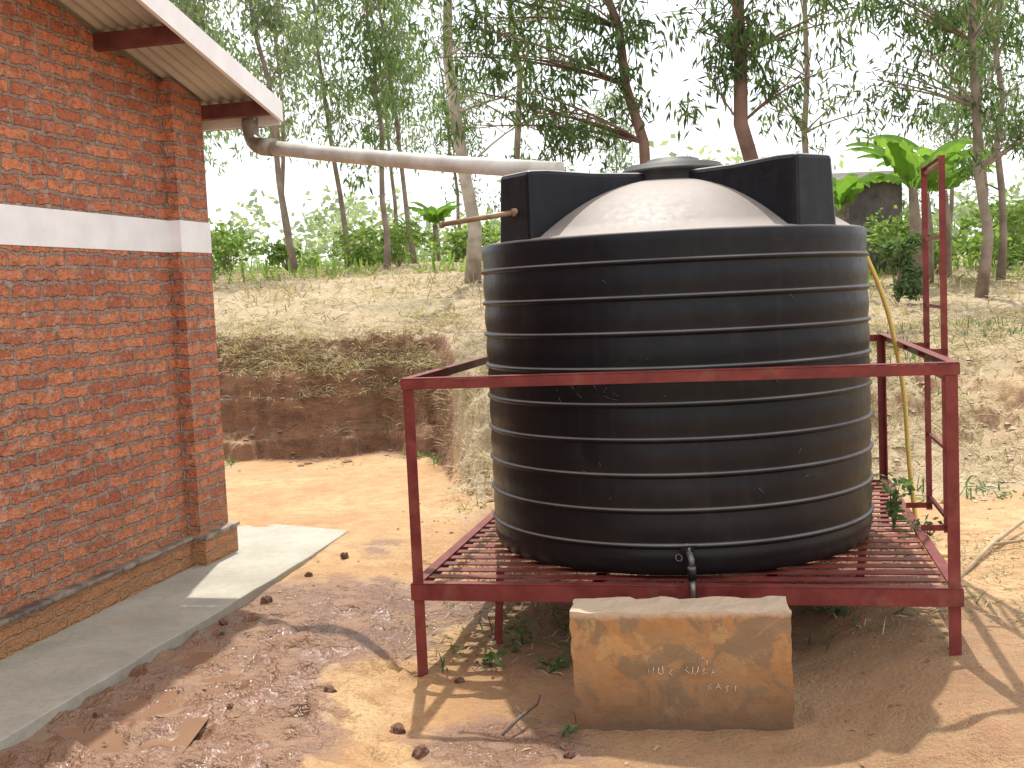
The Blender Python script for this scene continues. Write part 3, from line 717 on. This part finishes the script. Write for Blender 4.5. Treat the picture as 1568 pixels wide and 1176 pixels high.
# ---------------------------------------------------------------- stones, stick, plants
def stone(name,x,y,r,mat):
    b=bmesh.new();bmesh.ops.create_icosphere(b,subdivisions=3,radius=r)
    sx,sy,sz=R.uniform(.8,1.3),R.uniform(.7,1.1),R.uniform(.7,.95);s0=R.randint(999)
    for v in b.verts:
        n=v.co.normalized();f=1+.6*float(fbm(np.array(n.x*1.9+n.z+s0),np.array(n.y*1.9-n.z),s0%97,3))
        v.co=Vector((v.co.x*sx,v.co.y*sy,v.co.z*sz))*f
    me=D.meshes.new(name);b.to_mesh(me);b.free();me.materials.append(mat)
    o=link(name,me);o.location=(x,y,gnd(x,y)+r*.3);o.rotation_euler=(0,0,R.uniform(0,6));return o
for x,y,r in [(-.83,4.72,.032),(-.53,4.52,.034),(-.42,4.28,.034),(-1.11,7.15,.032),(-1.27,6.75,.022),(-1.42,6.25,.03),(-1.56,5.85,.024),(-1.22,4.6,.016),(-1.75,4.55,.018),(-.3,5.1,.018),(.15,4.2,.02)]:
    stone('stone',x,y,r,M['stone'])
def scatter(name,xs,ys,r0,r1,mat):
    V=[];F=[];zs=terrain(xs,ys)
    for x,y,z in zip(xs,ys,zs):
        r=r0+(r1-r0)*R.uniform(0,1)**2.5;o=len(V);a=R.uniform(0,3)
        for p in [(1,0,0),(0,1,0),(-1,0,0),(0,-1,0),(0,0,.8),(0,0,-.8)]:
            k=r*R.uniform(.6,1.2);V.append((x+k*(p[0]*cos(a)-p[1]*sin(a)),y+k*(p[0]*sin(a)+p[1]*cos(a)),z+r*.2+k*p[2]*.6))
        F+=[(o+i,o+(i+1)%4,o+4) for i in range(4)]+[(o+(i+1)%4,o+i,o+5) for i in range(4)]
    link(name,npmesh(name,V,F,[mat]))
M['pebble']=simple('pebble',(.32,.22,.15),(.60,.48,.36),4,.9);M['clod']=simple('clod',(.16,.08,.042),(.36,.21,.11),4,.9)
scatter('rubble',*rej(2200,2.4,8,6.2,14,lambda x,y:ss(.5,2.5,y-6.2+.5*(x-3))*.9),.008,.045,M['pebble'])
scatter('soil_clods',*rej(3000,-3.2,4.5,3.1,11.8,lambda x,y:(y<footf(x)+.1)*(slaboff(x,y)>.0)*ss(-.25,.35,fbm(x*1.5,y*1.5,81))),.003,.018,M['clod'])
scatter('bank_clods',*rej(500,-3.4,.1,8.6,12.2,lambda x,y:np.exp(-((y-footf(x)+.05)/.35)**2)),.012,.06,M['clod'])
xl,yl=rej(900,-1.6,4,3.2,9,lambda x,y:(slaboff(x,y)>.03)*.5*ss(-.2,.3,fbm(x,y,83)+.0))
blades('fallen_leaves',xl,yl,.035,.012,simple('dead_leaf',(.16,.10,.05),(.34,.25,.13),5,.8),.25)
sk=MB();sk.tube([(-.10,4.40,-.14),(-.03,4.52,-.115),(.045,4.66,-.115),(.06,4.72,-.10)],[.006,.008,.006,.004],6);sk.tube([(-.02,4.54,-.11),(-.05,4.62,-.10)],[.004,.002],5)
sk.obj('stick',[M['wood']])
sk=MB();sk.tube([(2.30,5.9,.0),(2.7,6.45,.04),(3.1,6.9,.08),(3.7,7.1,.12)],[.012,.014,.013,.01],7);sk.tube([(2.7,6.45,.04),(3.1,6.55,.05),(3.6,6.6,.06)],[.01,.008,.004],6);sk.obj('branch',[M['bamboo']])
def weed(x,y,z,h,w,n,L=.07,Wd=.035,mat='leaf_mid'):
    cs=[(x+R.normal(0,w),y+R.normal(0,w),z+h*R.uniform(.1,1)) for _ in range(n)];mb=MB()
    for c in cs[:8]: mb.tube([(x,y,z-.02),((x+c[0])/2,(y+c[1])/2,z+(c[2]-z)*.6),c],[.004,.003,.0015],4,0,cap=False)
    V,F=leafcloud(cs,w*.4,9,L,Wd,.1);nv=len(mb.v)
    me=D.meshes.new('weed_plant');me.from_pydata(mb.v+[tuple(v) for v in V.tolist()],[],mb.f+(F+nv).tolist())
    me.materials.append(M['leaf_mid']);me.materials.append(M[mat]);me.polygons.foreach_set('material_index',[0]*len(mb.f)+[1]*len(F));me.update();link('weed_plant',me)
weed(1.98,5.95,.29,.28,.04,11,.055,.028);weed(2.1,5.75,.29,.06,.04,4,.045,.022)
for x,y,h in [(-.16,5.3,.08),(.1,5.25,.07),(.0,5.6,.10),(1.55,5.6,.06)]: weed(x,y,gnd(x,y),h,.045,5,.055,.02)
weed(.13,4.42,-.15,.05,.03,3,.03,.014);weed(-1.5,5.6,-.05,.04,.02,2,.03,.014)

# ---------------------------------------------------------------- light, world, camera
EL=radians(62)
sun=D.lights.new('sun','SUN');sun.energy=5;sun.angle=radians(.7);sun.color=(1,.955,.87)
so=D.objects.new('sun',sun);COL.objects.link(so)
dirv=Vector((.03*cos(EL),-cos(EL),-sin(EL)));so.rotation_euler=dirv.to_track_quat('-Z','Y').to_euler();so.location=(0,10,20)
w=D.worlds.new('World');bpy.context.scene.world=w;w.use_nodes=True;nt=w.node_tree
sky=nt.nodes.new('ShaderNodeTexSky');sky.sky_type='NISHITA';sky.sun_disc=False;sky.sun_elevation=EL;sky.sun_rotation=radians(-2)
sky.air_density=1.0;sky.dust_density=3;sky.ozone_density=1
tc=nt.nodes.new('ShaderNodeTexCoord');nz=nt.nodes.new('ShaderNodeTexNoise');nz.inputs['Scale'].default_value=2.2;nz.inputs['Detail'].default_value=3
nt.links.new(tc.outputs['Generated'],nz.inputs['Vector'])
rp=nt.nodes.new('ShaderNodeMapRange');nt.links.new(nz.outputs['Fac'],rp.inputs[0]);rp.inputs[1].default_value=.3;rp.inputs[2].default_value=.65;rp.inputs[3].default_value=.7;rp.inputs[4].default_value=.97
mx=nt.nodes.new('ShaderNodeMix');mx.data_type='RGBA';nt.links.new(rp.outputs[0],mx.inputs[0]);nt.links.new(sky.outputs[0],mx.inputs[6]);mx.inputs[7].default_value=(11.8,12.0,12.4,1)
bg=nt.nodes['Background'];nt.links.new(mx.outputs[2],bg.inputs[0]);bg.inputs[1].default_value=.15
cam=D.cameras.new('camera');co=D.objects.new('camera',cam);COL.objects.link(co);bpy.context.scene.camera=co
cam.sensor_width=36;cam.lens=36*1750/1568;cam.clip_end=2000;cam.clip_start=.05
f_,pit,rol=1750,.0791,.0453
co.location=(0,0,1.6)
Mx=Matrix.Rotation(pi/2-pit,3,'X')@Matrix.Rotation(-rol,3,'Z')
co.rotation_euler=Mx.to_euler()
sc_=bpy.context.scene;sc_.view_settings.view_transform='Standard';sc_.view_settings.look='None';sc_.view_settings.exposure=0
